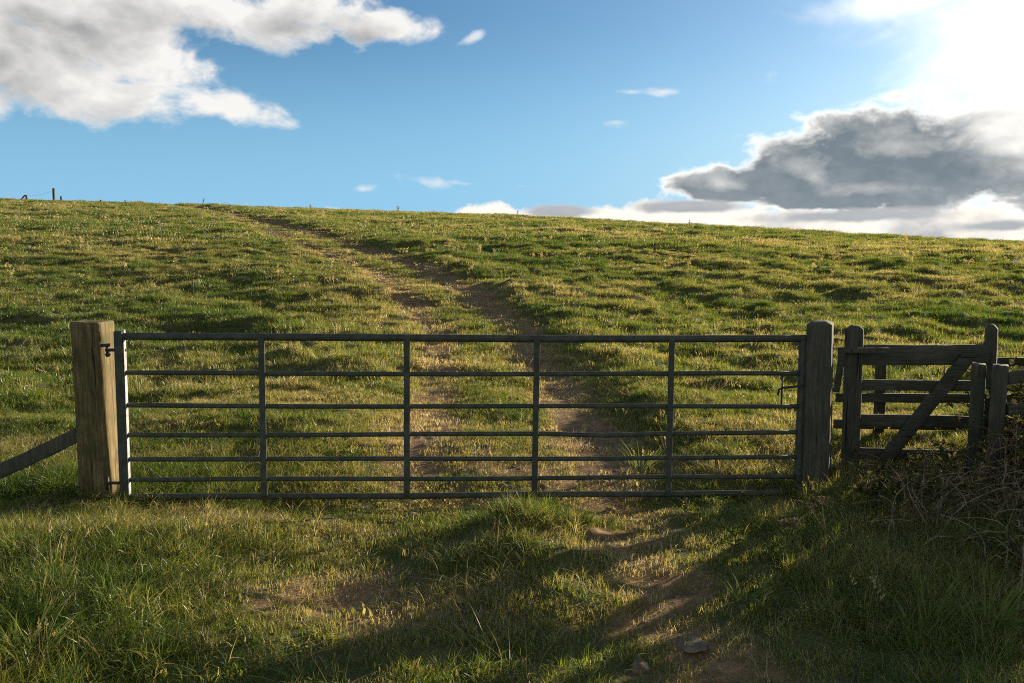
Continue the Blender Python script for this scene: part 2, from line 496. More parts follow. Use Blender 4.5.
def soil_mask(x, y):
    r = rut_mask(x, y)
    gateway = np.exp(-(((x - .25) / 1.4) ** 2 + ((y - 6.0) / .9) ** 2)) * .6
    fg = np.exp(-((x - (.80 - .06 * (y - 3))) / .42) ** 2) * sstep(6.5, 5.5, y) * sstep(.5, 2, y) * .66
    fg2 = np.exp(-(((x + .85) / .75) ** 2 + ((y - 3.7) / .50) ** 2)) * .62
    n = fbm(x * 2.3, y * 2.3, 71, 3)
    return np.clip((np.maximum(np.maximum(r * (.35 + .65 * sstep(5.2, 6.4, y)), gateway), np.maximum(fg, fg2))) * (.55 + .9 * n), 0, 1)

def build_ground():
    th = np.concatenate([np.linspace(-180, -60, 40, endpoint=False), np.linspace(-60, -46, 30, endpoint=False),
                         np.linspace(-46, 46, 560, endpoint=False), np.linspace(46, 60, 30, endpoint=False), np.linspace(60, 180, 41)[:-1]])
    th = np.radians(th)
    rr = np.concatenate([[.4, .9], np.geomspace(1.4, 110, 430), np.geomspace(114, 4000, 45)])
    T, RR = np.meshgrid(th, rr)
    x = np.sin(T) * RR; y = np.cos(T) * RR
    fade = sstep(220, 120, RR)
    z = height(x, y) * fade + (1 - fade) * (-1.0)
    nR, nT = T.shape
    V = np.stack([x, y, z], -1).reshape(-1, 3)
    V = np.concatenate([V, [[0, 0, hz(0, 0)]]])
    i = np.arange(nR - 1)[:, None]; j = np.arange(nT)[None, :]; j2 = (j + 1) % nT
    q = np.stack([i * nT + j, i * nT + j2, (i + 1) * nT + j2, (i + 1) * nT + j], -1).reshape(-1, 4)[:, ::-1]
    me = bpy.data.meshes.new('ground')
    cap = [(len(V) - 1, (k + 1) % nT, k) for k in range(nT)]
    me.from_pydata(V.tolist(), [], q.tolist() + cap); me.update()
    if me.polygons[1000].normal.z < 0: me.flip_normals()
    at_ = me.attributes.new('soil', 'FLOAT', 'POINT')
    at_.data.foreach_set('value', np.concatenate([soil_mask(x, y).ravel(), [0]]).astype(np.float32))
    me.polygons.foreach_set('use_smooth', [True] * len(me.polygons))
    me.materials.append(ground_mat())
    o = bpy.data.objects.new('ground', me); COL.objects.link(o)
    tag(o, 'grassy hillside rising behind the gate with a worn rutted track', 'ground', kind='structure')
build_ground()

# ------------------------------------------------------------------ grass
SRC = bpy.data.collections.new('clump_sources')      # not linked to the scene: geometry for instancing
def blades_mesh(name, n, rad, hmin, hmax, width, lean, seed, mat, seg=3, seed_head=False, droop=.6):
    rr = random.Random(seed); V, Fc, S = [], [], []
    for b in range(n):
        a = rr.uniform(0, 6.283); q = rad * math.sqrt(rr.random())
        bx, by = q * math.cos(a), q * math.sin(a)
        h = rr.uniform(hmin, hmax) * (1 - .35 * (q / rad) ** 2)
        la = a + rr.gauss(0, 1.1); ln = abs(rr.gauss(lean, lean * .6))
        fa = rr.uniform(0, 3.1416); w = width * rr.uniform(.7, 1.3)
        sx, sy = math.cos(fa) * w / 2, math.sin(fa) * w / 2
        sh = rr.gauss(0, .15) + (.42 if rr.random() < .16 else 0)
        base = len(V); px, py, pz = bx, by, -.03
        for k in range(seg + 1):
            t = k / seg
            off = ln * h * (t ** 1.6)
            zz = h * (t - droop * ln * .5 * t * t)
            tw = (1 - t) ** .7 if k < seg else 0
            cx, cy, cz = bx + math.cos(la) * off, by + math.sin(la) * off, (zz if k else -.03)
            if k < seg:
                V += [(cx - sx * tw, cy - sy * tw, cz), (cx + sx * tw, cy + sy * tw, cz)]; S += [sh, sh]
            else:
                V.append((cx, cy, cz)); S.append(sh)
        for k in range(seg - 1):
            Fc.append((base + 2 * k, base + 2 * k + 1, base + 2 * k + 3, base + 2 * k + 2))
        Fc.append((base + 2 * seg - 2, base + 2 * seg - 1, base + 2 * seg))
        if seed_head:
            for e in range(9):
                tt = .78 + .22 * e / 8
                off = ln * h * tt ** 1.6; zz = h * (tt - droop * ln * .5 * tt * tt)
                a2 = rr.uniform(0, 6.28); L = (.006 + .010 * (1 - e / 8)) * width / .0028
                c = (bx + math.cos(la) * off, by + math.sin(la) * off, zz)
                i0 = len(V)
                V += [c, (c[0] + math.cos(a2) * L, c[1] + math.sin(a2) * L, c[2] + .014), (c[0] + math.cos(a2) * L * .6, c[1] + math.sin(a2) * L * .6, c[2] + .024)]
                S += [sh + .15] * 3; Fc.append((i0, i0 + 1, i0 + 2))
    me = bpy.data.meshes.new(name); me.from_pydata(V, [], Fc); me.update()
    me.attributes.new('shift', 'FLOAT', 'POINT').data.foreach_set('value', S)
    me.materials.append(mat)
    return me

def clump_collection(name, meshes):
    c = bpy.data.collections.new(name)
    for i, me in enumerate(meshes):
        o = bpy.data.objects.new('%s_%02d' % (name, i), me); c.objects.link(o)
    return c

def scatter(name, pos, rot, scl, tint, idx, coll, label, cat):
    n = len(pos)
    me = bpy.data.meshes.new(name); me.vertices.add(n)
    me.vertices.foreach_set('co', np.asarray(pos, np.float32).ravel())
    def attr(nm, typ, val, key='value'):
        me.attributes.new(nm, typ, 'POINT').data.foreach_set(key, np.asarray(val).ravel())
    attr('rot', 'FLOAT_VECTOR', np.asarray(rot, np.float32), 'vector')
    attr('scl', 'FLOAT_VECTOR', np.asarray(scl, np.float32), 'vector')
    attr('tint', 'FLOAT', np.asarray(tint, np.float32))
    attr('pick', 'INT', np.asarray(idx, np.int32))
    me.update()
    o = bpy.data.objects.new(name, me); COL.objects.link(o)
    g = bpy.data.node_groups.new(name + '_nodes', 'GeometryNodeTree')
    g.interface.new_socket('Geometry', in_out='INPUT', socket_type='NodeSocketGeometry')
    g.interface.new_socket('Geometry', in_out='OUTPUT', socket_type='NodeSocketGeometry')
    N = g.nodes; L = g.links
    gi = N.new('NodeGroupInput'); go = N.new('NodeGroupOutput')
    ci = N.new('GeometryNodeCollectionInfo'); ci.inputs[0].default_value = coll
    ci.inputs['Separate Children'].default_value = True; ci.inputs['Reset Children'].default_value = True
    iop = N.new('GeometryNodeInstanceOnPoints'); iop.inputs['Pick Instance'].default_value = True
    def named(nm, typ):
        q = N.new('GeometryNodeInputNamedAttribute'); q.data_type = typ; q.inputs[0].default_value = nm
        return q.outputs[0]
    L.new(gi.outputs[0], iop.inputs['Points']); L.new(ci.outputs[0], iop.inputs['Instance'])
    L.new(named('pick', 'INT'), iop.inputs['Instance Index'])
    e2r = N.new('FunctionNodeEulerToRotation'); L.new(named('rot', 'FLOAT_VECTOR'), e2r.inputs[0])
    L.new(e2r.outputs[0], iop.inputs['Rotation']); L.new(named('scl', 'FLOAT_VECTOR'), iop.inputs['Scale'])
    L.new(iop.outputs[0], go.inputs[0])
    md = o.modifiers.new('instances', 'NODES'); md.node_group = g
    tag(o, label, cat, kind='stuff')
    return o

def wedge(r0, r1, dens, half=46):
    """random points of the field in view, dens per square metre"""
    a = R(half); area = a * (r1 * r1 - r0 * r0); n = int(area * dens)
    r = np.sqrt(RNG.uniform(r0 * r0, r1 * r1, n)); t = RNG.uniform(-a, a, n)
    return r * np.sin(t), r * np.cos(t)

def lush_mask(x, y):
    """where the grass in front of the gate is long and green"""
    left = sstep(-1.0, -1.9, x + .35 * (fbm(x * 1.5, y * 1.5, 91, 2) - .5)) * sstep(7.0, 5.6, y)
    lump = np.exp(-(((x - .15) / .55) ** 2 + ((y - 4.8) / .5) ** 2) ** 2)
    strip = np.exp(-(((x + .1) / .5) ** 2 + ((y - 3.9) / .3) ** 2)) * .5
    right = sstep(1.15, 1.7, x + .3 * (fbm(x * 1.7, y * 1.7, 95, 2) - .5)) * sstep(6.6, 5.6, y)
    return np.clip(np.maximum(np.maximum(left, lump), np.maximum(strip, right)), 0, 1)

def tint_at(x, y):
    n1 = fbm(x * .35, y * .45, 101, 4); n2 = fbm(x * 1.9, y * 2.2, 111, 3)
    n3 = fbm(x * .9 + 4, y * 3.0, 121, 3)
    n4 = fbm(x * .09 + 2, y * .16, 125, 3)
    t = .30 + .65 * (n1 - .5) + .50 * (n2 - .5) + .75 * (n3 - .5) + (-.05 + .7 * (n4 - .5)) * sstep(7, 12, y)
    t = t + .42 * soil_mask(x, y)
    u = ruts(x, y)
    return t

def tilt(n, s): return np.stack([RNG.normal(0, s, n), RNG.normal(0, s, n), RNG.uniform(0, 6.283, n)], -1)

def build_grass():
    near = clump_collection('near_clump',
        [blades_mesh('near_short', 60, .085, .025, .070, .0032, .8, s, M_GRASS) for s in (1, 2, 3)] +
        [blades_mesh('near_long', 52, .080, .06, .165, .0034, .85, s, M_GRASS, 4) for s in (4, 5, 6, 7)] +
        [blades_mesh('near_dead', 40, .090, .02, .055, .0034, 1.3, s, M_GRASS) for s in (8, 9)] +
        [blades_mesh('near_weedy', 22, .080, .02, .06, .013, 1.1, s, M_GRASS, 4) for s in (61, 62)])
    mid = clump_collection('mid_clump',
        [blades_mesh('mid_short', 64, .16, .035, .085, .0058, .85, s, M_GRASS) for s in (11, 12, 13)] +
        [blades_mesh('mid_long', 64, .15, .07, .16, .0062, .8, s, M_GRASS) for s in (14, 15, 16)] +
        [blades_mesh('mid_dead', 44, .17, .025, .06, .0065, 1.3, s, M_GRASS) for s in (17, 18)])
    far = clump_collection('far_clump',
        [blades_mesh('far_short', 52, .34, .05, .11, .015, .8, s, M_GRASS, 2) for s in (21, 22, 23)] +
        [blades_mesh('far_long', 52, .28, .08, .19, .015, .8, s, M_GRASS, 2) for s in (24, 25, 26)])
    lying = clump_collection('lying_stalk_clump',
        [blades_mesh('lying_stalks', 7, .10, .12, .30, .0030, 1.5, s, M_STRAW, 6, False, .5) for s in (51, 52, 53, 54)])
    bent = clump_collection('stalk_clump',
        [blades_mesh('stalks', 5, .07, .20, .42, .0028, .35, s, M_STRAW, 5, True) for s in (31, 32, 33, 34)])
    bentf = clump_collection('far_stalk_clump',
        [blades_mesh('far_stalks', 6, .16, .22, .42, .011, .3, s, M_STRAW, 3, True) for s in (41, 42, 43)])

    # --- near the gate
    x, y = wedge(1.6, 10.0, 240, 50)
    s = soil_mask(x, y); lu = lush_mask(x, y)
    keep = RNG.random(len(x)) > np.clip(s * 1.0 - .15, 0, .80) * (1 - .6 * lu)
    x, y, s, lu = x[keep], y[keep], s[keep], lu[keep]
    n = len(x)
    tus = fbm(x * 1.25, y * 1.5, 33, 3)
    longp = np.clip(lu * .9 + sstep(.5, .7, tus) * .55 * sstep(6, 7, y) * (1 - s), 0, .95)
    isl = RNG.random(n) < longp
    dead = (~isl) & (RNG.random(n) < s * 1.1 + .12)
    idx = np.where(isl, RNG.integers(3, 7, n), np.where(dead, RNG.integers(7, 9, n), np.where(RNG.random(n) < .04 + .25 * sstep(.52, .62, fbm(x * 2.1, y * 2.1, 161, 2)), RNG.integers(9, 11, n), RNG.integers(0, 3, n))))
    hs = RNG.uniform(.7, 1.25, n) * np.where(isl, .55 + .55 * lu, 1.0) * (1 - .35 * s)
    ws = RNG.uniform(.85, 1.2, n)
    verge = sstep(1.0, 1.8, x) * sstep(6.2, 5.6, y)
    hs = hs * (1 - .6 * np.exp(-((y - gate_y(x) + .15) / .42) ** 2) * (x < 2.0))
    t = tint_at(x, y) + RNG.normal(0, .10, n) - .07 * lu * (1 - verge) + .22 * dead + .14 * verge
    scatter('grass', np.stack([x, y, height(x, y)], -1), tilt(n, .16), np.stack([ws, ws, hs], -1), t, idx, near,
            'rough grass around and in front of the metal gate', 'grass')
    # --- middle of the field
    x, y = wedge(9.5, 30, 58, 48)
    s = soil_mask(x, y)
    keep = RNG.random(len(x)) > np.clip(s * .85 - .2, 0, .58)
    x, y, s = x[keep], y[keep], s[keep]; n = len(x)
    tus = fbm(x * 1.25, y * 1.5, 33, 3)
    isl = RNG.random(n) < (.12 + sstep(.48, .72, tus) * .40) * (1 - s)
    dead = (~isl) & (RNG.random(n) < s * 1.1 + .10)
    idx = np.where(isl, RNG.integers(3, 6, n), np.where(dead, RNG.integers(6, 8, n), RNG.integers(0, 3, n)))
    hs = RNG.uniform(.7, 1.3, n) * (1 - .35 * s); ws = RNG.uniform(.85, 1.2, n)
    t = tint_at(x, y) + RNG.normal(0, .10, n) - .05 * isl + .15 * dead
    scatter('pasture_grass', np.stack([x, y, height(x, y)], -1), tilt(n, .14), np.stack([ws, ws, hs], -1), t, idx, mid,
            'tussocky pasture grass on the lower hillside beyond the gate', 'grass')
    # --- up to the crest
    x, y = wedge(29, 100, 15, 47)
    s = soil_mask(x, y); keep = RNG.random(len(x)) > np.clip(s * 1.1 - .25, 0, .7)
    x, y, s = x[keep], y[keep], s[keep]; n = len(x)
    tus = fbm(x * 1.25, y * 1.5, 33, 3)
    isl = RNG.random(n) < (.15 + sstep(.46, .72, tus) * .40) * (1 - s)
    idx = np.where(isl, RNG.integers(3, 6, n), RNG.integers(0, 3, n))
    hs = RNG.uniform(.7, 1.35, n) * (1 - .7 * s); ws = RNG.uniform(.85, 1.2, n)
    t = tint_at(x, y) + RNG.normal(0, .10, n)
    scatter('hilltop_grass', np.stack([x, y, height(x, y)], -1), tilt(n, .12), np.stack([ws, ws, hs], -1), t, idx, far,
            'pasture grass on the upper hillside up to the skyline', 'grass')
    # --- dry flowering stalks
    x, y = wedge(2.2, 22, 3.2, 48)
    keep = RNG.random(len(x)) < (.12 + .9 * sstep(.5, .7, fbm(x * .5, y * .5, 131, 3))) * (1 - soil_mask(x, y)) * np.where(y < 5.6, .2 + .8 * np.maximum(sstep(-.9, -2, x), sstep(1.5, 2.5, x)), 1)
    x, y = x[keep], y[keep]; n = len(x); hs = RNG.uniform(.5, 1.0, n)
    scatter('dry_grass_stalks', np.stack([x, y, height(x, y)], -1), tilt(n, .22), np.stack([hs, hs, hs], -1), RNG.uniform(.1, .9, n), RNG.integers(0, 4, n), bent,
            'straw coloured seeding grass stalks among the green grass', 'dry grass')
    x, y = wedge(2.2, 9, 13, 48)
    keep = RNG.random(len(x)) < (.25 + .9 * sstep(.45, .65, fbm(x * .9, y * .9, 151, 3))) * np.where(y > 5.8, .5, .35 + .65 * lush_mask(x, y) + .5 * sstep(1.2, 2, x))
    x, y = x[keep], y[keep]; n = len(x); hs = RNG.uniform(.5, 1.0, n)
    scatter('lying_dry_stalks', np.stack([x, y, height(x, y) + .02], -1), tilt(n, .25), np.stack([hs, hs, hs], -1), RNG.uniform(.0, .9, n), RNG.integers(0, 4, n), lying,
            'bent and fallen straw stalks lying through the near grass', 'dry grass')
    x, y = wedge(20, 92, .75, 46)
    keep = RNG.random(len(x)) < (.2 + .9 * sstep(.48, .68, fbm(x * .25, y * .25, 141, 3)))
    x, y = x[keep], y[keep]; n = len(x); hs = RNG.uniform(.5, 1.05, n)
    scatter('distant_dry_stalks', np.stack([x, y, height(x, y)], -1), tilt(n, .15), np.stack([hs, hs, hs], -1), RNG.uniform(.1, .8, n), RNG.integers(0, 3, n), bentf,
            'straw coloured grass stalks scattered over the upper hillside', 'dry grass')
build_grass()

# ------------------------------------------------------------------ metal field gate
def build_gate():
    foot = on_gate(123, 497)
    root = empty('field_gate', (foot.x, foot.y, foot.z - .02))
    tag(root, 'wide dark metal field gate with seven bars, closed across the track', 'gate')
    GN = Vector((.055, -1, 0)).normalized()        # towards the viewer
    cl = [336.5, 373, 405.5, 435, 459, 479.5, 497.0]; cr = [338.7, 373.5, 406, 432.3, 457.3, 476.3, 492.5]
    for i in range(7):
        a = on_gate(124, cl[i]); b = on_gate(800, cr[i])
        if i == 0: a = on_gate(122, cl[i]); b = on_gate(806, cr[i])
        rad = (.0255 if i == 0 else .022 if i == 6 else .0165)
        pts = [a.lerp(b, k / 24) for k in range(25)]
        for k, p in enumerate(pts):
            u = k / 24
            p.z += -.004 * math.sin(u * 3.14) + .0025 * math.sin(u * (7 + i) + i)
            if i == 3: p.z -= .012 * math.exp(-((u - .70) / .05) ** 2)
        m = MB(); m.tube(pts, rad, 12)
        m.build('top_rail' if i == 0 else 'bottom_rail' if i == 6 else 'rail', M_GATE, root)
    def flat(name, x0, y0, x1, y1, w, t, off):
        a = on_gate(x0, y0) + GN * off; b = on_gate(x1, y1) + GN * off
        m = MB(); m.beam(a, b, w, t, Vector((1, .055, 0)), .003, 8, .0006, int(x0)); return m.build(name, M_GATE, root)
    for (x0, x1) in ((262, 265.3), (407.3, 407.2), (537, 534.0), (671.3, 667.2)):
        flat('upright', x0, 337.5, x1, 495.5, .042, .010, .0235)
    hs = flat('stile', 119.3, 331, 125.5, 499, .055, .055, 0)
    flat('stile', 803.0, 336, 797.5, 494, .042, .042, 0)
    # sunlit inner side of the hinge stile, its light put in as a pale strip
    m = MB(); m.beam(on_gate(124.6, 339) + GN * .004, on_gate(130.2, 495) + GN * .004, .004, .036, Vector((1, .055, 0)), .0012, 8, .0004, 3)
    m.build('edge_strip', M_GALV_LIT, root)
    m = MB(); c = on_gate(123.2, 333)
    m.tube([c + Vector((0, 0, -.02)), c + Vector((0, 0, .022))], .014, 10); m.build('stile_cap', M_GALV_LIT, root)
    # hinge
    for nm, yy in (('hinge', 350.0), ('hinge', 483.0)):
        m = MB()
        p = on_gate(105.5, yy); q = on_gate(126, yy)
        m.tube([p, q], .011, 8)
        e = on_gate(107.5, yy)
        m.tube([e + Vector((0, 0, -.045)), e + Vector((0, 0, .04))], .012, 8)
        if yy < 400:
            m.beam(on_gate(101, 345.5) + GN * .01, on_gate(110.5, 344.8) + GN * .01, .022, .012, Vector((0, 0, 1)), .002, 2, 0)
            for zz in (-.030, .030): m.tube([e + Vector((0, 0, zz - .006)), e + Vector((0, 0, zz + .006))], .019, 8)
        m.build(nm, M_IRON, root)
    # spring latch
    lt = MB()
    lt.tube([on_gate(781.5, 374) + GN * .02, on_gate(780.3, 404) + GN * .02], .006, 8)
    lt.tube([on_gate(776, 394.5) + GN * .03, on_gate(777.5, 389) + GN * .03, on_gate(781, 387.2) + GN * .03, on_gate(800, 385.5) + GN * .02, on_gate(808, 385.5) + GN * .01], .0085, 8)
    lt.build('latch', M_IRON, root)
build_gate()

# ------------------------------------------------------------------ gate posts
def ring_between(c4, nb, bevel):
    """rounded ring through four corners, nb points per side"""
    out = []
    for i in range(4):
        a, b, p = c4[i], c4[(i + 1) % 4], c4[i - 1]
        e0 = a + (p - a).normalized() * bevel; e1 = a + (b - a).normalized() * bevel
        out += [e0, (e0 + e1) / 2 * .55 + a * .45, e1]
        f1 = b + (a - b).normalized() * bevel
        for k in range(1, nb): out.append(e1.lerp(f1, k / nb))
    return out

def big_post(name, bot, top, mat, label, rough=.004, bev=.022, dome=.01, seed=1, nseg=26, parent=None, sink=.25):
    rr = random.Random(seed)
    # extend below the ground
    bot2 = [b + (b - t).normalized() * sink for b, t in zip(bot, top)]
    rings = []
    ph = [rr.uniform(0, 6.28) for _ in range(60)]
    for i in range(nseg + 1):
        t = i / nseg
        c4 = [b.lerp(p, t) for b, p in zip(bot2, top)]
        r_ = ring_between(c4, 4, bev)
        cen = sum(r_, Vector()) / len(r_)
        rg = []
        for j, p in enumerate(r_):
            d = (p - cen).normalized()
            # long grooves that run up the post, wandering a little
            gro = rough * (math.sin(ph[j % 60]) + .5 * math.sin(t * 5 + ph[(j * 3) % 60]))
            rg.append(p + d * (gro + rr.gauss(0, rough * .25)))
        rings.append(rg)
    cen = sum(rings[-1], Vector()) / len(rings[-1])
    for k, (s_, dz) in enumerate(((.985, .006), (.93, .010), (.6, .012 + dome * .6), (.25, .010 + dome))):
        rings.append([cen + (p - cen) * s_ + Vector((0, 0, dz + rr.gauss(0, rough * .5))) for p in rings[nseg]])
    m = MB(); m.loft(rings)
    return m

L_Y = gate_y(-2.7)
gl = empty('gate_post', (at(95, 480, 5.25).x, 5.27, hz(at(95, 480, 5.25).x, 5.27)))
tag(gl, 'stout pale wooden hanging post, sunlit on its right side, at the hinge end', 'post')
def lp(px, py, Y): return at(px, py, Y)
topz = lp(84, 323.5, 5.30).z
def with_z(v, z): return Vector((v.x, v.y, z))
T = [with_z(lp(70, 323, 5.27), topz), with_z(lp(98, 323, 5.27), topz), with_z(lp(115.0, 320, 5.47), topz), with_z(lp(80, 320, 5.50), topz)]
zb = hz(-2.8, 5.35) - .02
B = [with_z(lp(78.5, 480, 5.27), zb), with_z(lp(112, 480, 5.27), zb), with_z(lp(119.5, 478, 5.47), zb), with_z(lp(86, 478, 5.50), zb)]
big_post('post', B, T, M_POST_L, '', .0035, .016, -.012, 3).build('post', M_POST_L, gl)
m = MB()   # diagonal brace running down to the left
a = at(81, 433, 5.36); b = at(-60, 499, 5.30)
m.beam(a, b, .098, .07, Vector((0, 0, 1)), .01, 12, .003, 5)
m.build('brace', M_POST_R, gl)
m = MB()   # pale sawn rim on top of the post
cen = (T[0] + T[1] + T[2] + T[3]) / 4

gx = at(820, 480, 5.52)
gr = empty('gate_post', (gx.x, 5.55, hz(gx.x, 5.55)))
tag(gr, 'thick dark shaded wooden post with worn top at the latch end', 'post')
tz = at(820, 325.5, 5.48).z; zb = hz(gx.x, 5.55) - .02
T = [with_z(at(806.6, 330, 5.47), tz), with_z(at(832.6, 330, 5.47), tz), with_z(at(833.6, 330, 5.66), tz), with_z(at(808, 330, 5.66), tz)]
B = [with_z(at(801.0, 490, 5.47), zb), with_z(at(828.5, 490, 5.47), zb), with_z(at(830.5, 490, 5.66), zb), with_z(at(803, 490, 5.66), zb)]
big_post('post', B, T, M_POST_R, '', .004, .03, .02, 9).build('post', M_POST_R, gr)

# ------------------------------------------------------------------ wooden gate and fences on the right
def board(p0, p1, w, t=.03, seed=0, wdir=(0, 0, 1), bev=.004):
    m = MB(); m.beam(p0, p1, w, t, Vector(wdir), bev, 12, .0025, seed); return m

def stake(px0, px1, pytop, pxb0, pxb1, pyb, Y, depth, seed, dome=.01, rough=.0025, bev=.012, slant=0.0):
    tz_ = at((px0 + px1) / 2, pytop, Y).z
    zb_ = hz(at((pxb0 + pxb1) / 2, pyb, Y).x, Y) - .05
    T_ = [with_z(at(px0, pytop, Y), tz_), with_z(at(px1, pytop, Y), tz_ - slant), None, None]
    B_ = [with_z(at(pxb0, pyb, Y), zb_), with_z(at(pxb1, pyb, Y), zb_), None, None]
    for Q in (T_, B_):
        vx = Q[0].x / Q[0].y * depth
        Q[2] = Q[1] + Vector((vx - .004, depth, 0)); Q[3] = Q[0] + Vector((vx + .004, depth, 0))
    return big_post('p', B_, T_, None, '', rough, bev, dome, seed, 18)

def wooden_gate():
    Y = 5.85
    b = at(920, 470, Y)
    root = empty('wooden_gate', (b.x, Y, hz(b.x, Y)))
    tag(root, 'small weathered wooden gate with a diagonal brace, beside the thick dark post', 'gate')
    stake(845, 863.5, 330.5, 840.5, 859, 480, Y - .03, .11, 21, .025).build('post', M_POST_R, root)
    stake(984.5, 998.0, 330, 977.5, 991.5, 480, Y + .06, .10, 22, .03).build('post', M_POST_R, root)
    rails = [((864, 354.5), (985, 354.5), .150), ((864, 385), (985, 386.5), .078), ((862, 420.5), (982, 422.5), .092), ((860, 453), (980, 456), .085)]
    for i, (p, q, w) in enumerate(rails):
        board(at(p[0] - 6, p[1], Y + .035), at(q[0] + 4, q[1], Y + .035), w, .032, 30 + i).build('top_rail' if i == 0 else 'rail', M_BOARD, root)
    board(at(967, 358, Y - .005), at(884, 461, Y - .005), .098, .030, 40, (1, 0, .8)).build('brace', M_BOARD, root)
    bar = board(at(838, 350.5, Y - .065), at(889, 350.0, Y - .065), .040, .022, 41).build('latch_bar', M_BOARD, root)
    for px in (852, 878):
        mm = MB(); c = at(px, 350.3, Y - .08); mm.tube([c, c + Vector((0, .02, 0))], .008, 8); bo = mm.build('bolt', M_IRON, bar); bo.location = (0, 0, 0)
wooden_gate()

def back_fence():
    Y = 6.55
    b = at(880, 470, Y)
    root = empty('rail_fence', (b.x, Y, hz(b.x, Y)))
    tag(root, 'low wooden rail fence seen through the bars of the small wooden gate', 'fence')
    stake(875.5, 887, 357, 871, 882.5, 470, Y, .08, 51).build('post', M_POST_R, root)
    stake(1060, 1073, 350, 1056, 1069, 470, Y, .08, 52).build('post', M_POST_R, root)
    for i, (p, q, w) in enumerate([((836, 398), (1075, 398.5), .075), ((834, 424), (1075, 426), .075), ((832, 448), (1075, 450), .075)]):
        board(at(p[0], p[1], Y - .02), at(q[0], q[1], Y - .02), w, .03, 60 + i).build('rail', M_BOARD, root)
    board(at(980, 362, Y - .02), at(1078, 363, Y - .02), .07, .03, 66).build('rail', M_BOARD, root)
    board(at(842, 352, Y - .06), at(836, 392, Y - .06), .05, .03, 67, (1, 0, 0)).build('strut', M_BOARD, root)
back_fence()

def front_posts():
    Y = 5.30
    b = at(979, 470, Y)
    o = empty('fence_post', (b.x, Y, hz(b.x, Y)))
    tag(o, 'short square wooden post with sloping sawn top, nearest the end of the diagonal brace', 'post')
    stake(971.5, 986.5, 365.0, 966, 981, 470, Y, .09, 71, 0, .002, .006, .012).build('post', M_POST_R, o)
    Y = 5.22
    b = at(1001, 470, Y)
    o = empty('stile', (b.x, Y, hz(b.x, Y)))
    tag(o, 'square wooden post with two plank rails running off to the right edge above the brambles', 'stile')
    stake(992.0, 1009.0, 367, 985, 1001, 470, Y, .10, 72, 0, .002, .006, .006).build('post', M_POST_R, o)
    board(at(1007, 378, Y + .06), at(1120, 362, Y + .25), .085, .03, 74).build('rail', M_BOARD, o)
    board(at(1007, 410, Y + .06), at(1120, 402, Y + .25), .075, .03, 75).build('rail', M_BOARD, o)
front_posts()

# ------------------------------------------------------------------ fence remains on the skyline
def skyline():
    def pos(px, Y): 
        x = (px - 512) / F * Y / (math.cos(PITCH)) * 1.0
        d = ray(px, 200); x = d[0] / d[1] * Y
        return x, Y
    def sk(px, Y): x, y = pos(px, Y); return Vector((x, y, hz(x, y)))
    p = sk(54, 70); o = empty('fence_post', p)
    tag(o, 'tall dark fence post standing alone on the skyline at upper left', 'post', 'fence posts on the skyline')
    m = MB(); m.beam(p + Vector((0, 0, -.3)), p + Vector((.02, 0, 1.18)), .17, .15, Vector((1, 0, 0)), .03, 6, .006, 81, .03); m.build('post', M_POST_R, o)
    p2 = sk(61.5, 72); o2 = empty('fence_post', p2)
    tag(o2, 'low stub of a fence post just right of the tall skyline post', 'post', 'fence posts on the skyline')
    m = MB(); m.beam(p2 + Vector((0, 0, -.3)), p2 + Vector((-.03, 0, .62)), .13, .12, Vector((1, 0, 0)), .02, 5, .006, 82, .03); m.build('post', M_POST_R, o2)
    p3 = sk(27, 70); o3 = empty('fence_post', p3)
    tag(o3, 'broken skyline fence post with a strut leaning against it, at far upper left', 'post', 'fence posts on the skyline')
    m = MB(); m.beam(p3 + Vector((.05, 0, -.3)), p3 + Vector((-.05, 0, .58)), .13, .12, Vector((1, 0, 0)), .02, 5, .006, 83, .03); m.build('post', M_POST_R, o3)
    m = MB(); q = sk(19.5, 70); m.beam(q + Vector((0, -.1, .05)), p3 + Vector((-.08, -.1, .56)), .10, .09, Vector((0, 0, 1)), .02, 5, .006, 84); m.build('strut', M_POST_R, o3)
    p4 = sk(100.5, 71); o4 = empty('fence_post', p4)
    tag(o4, 'tiny stump of a fence post on the skyline above the wooden hanging post', 'post', 'fence posts on the skyline')
    m = MB(); m.beam(p4 + Vector((0, 0, -.3)), p4 + Vector((.02, 0, .36)), .12, .12, Vector((1, 0, 0)), .02, 4, .006, 85, .02); m.build('post', M_POST_R, o4)
    m = MB()
    a, b_ = p3 + Vector((0, 0, .5)), p + Vector((0, 0, 1.0))
    pts = [a.lerp(b_, k / 8) + Vector((0, 0, -.12 * math.sin(k / 8 * 3.14))) for k in range(9)]
    m.tube(pts, .006, 5); w = m.build('fence_wire', M_IRON, None, loc=a)
    tag(w, 'slack wire between the broken post and the tall post on the skyline', 'wire')
skyline()

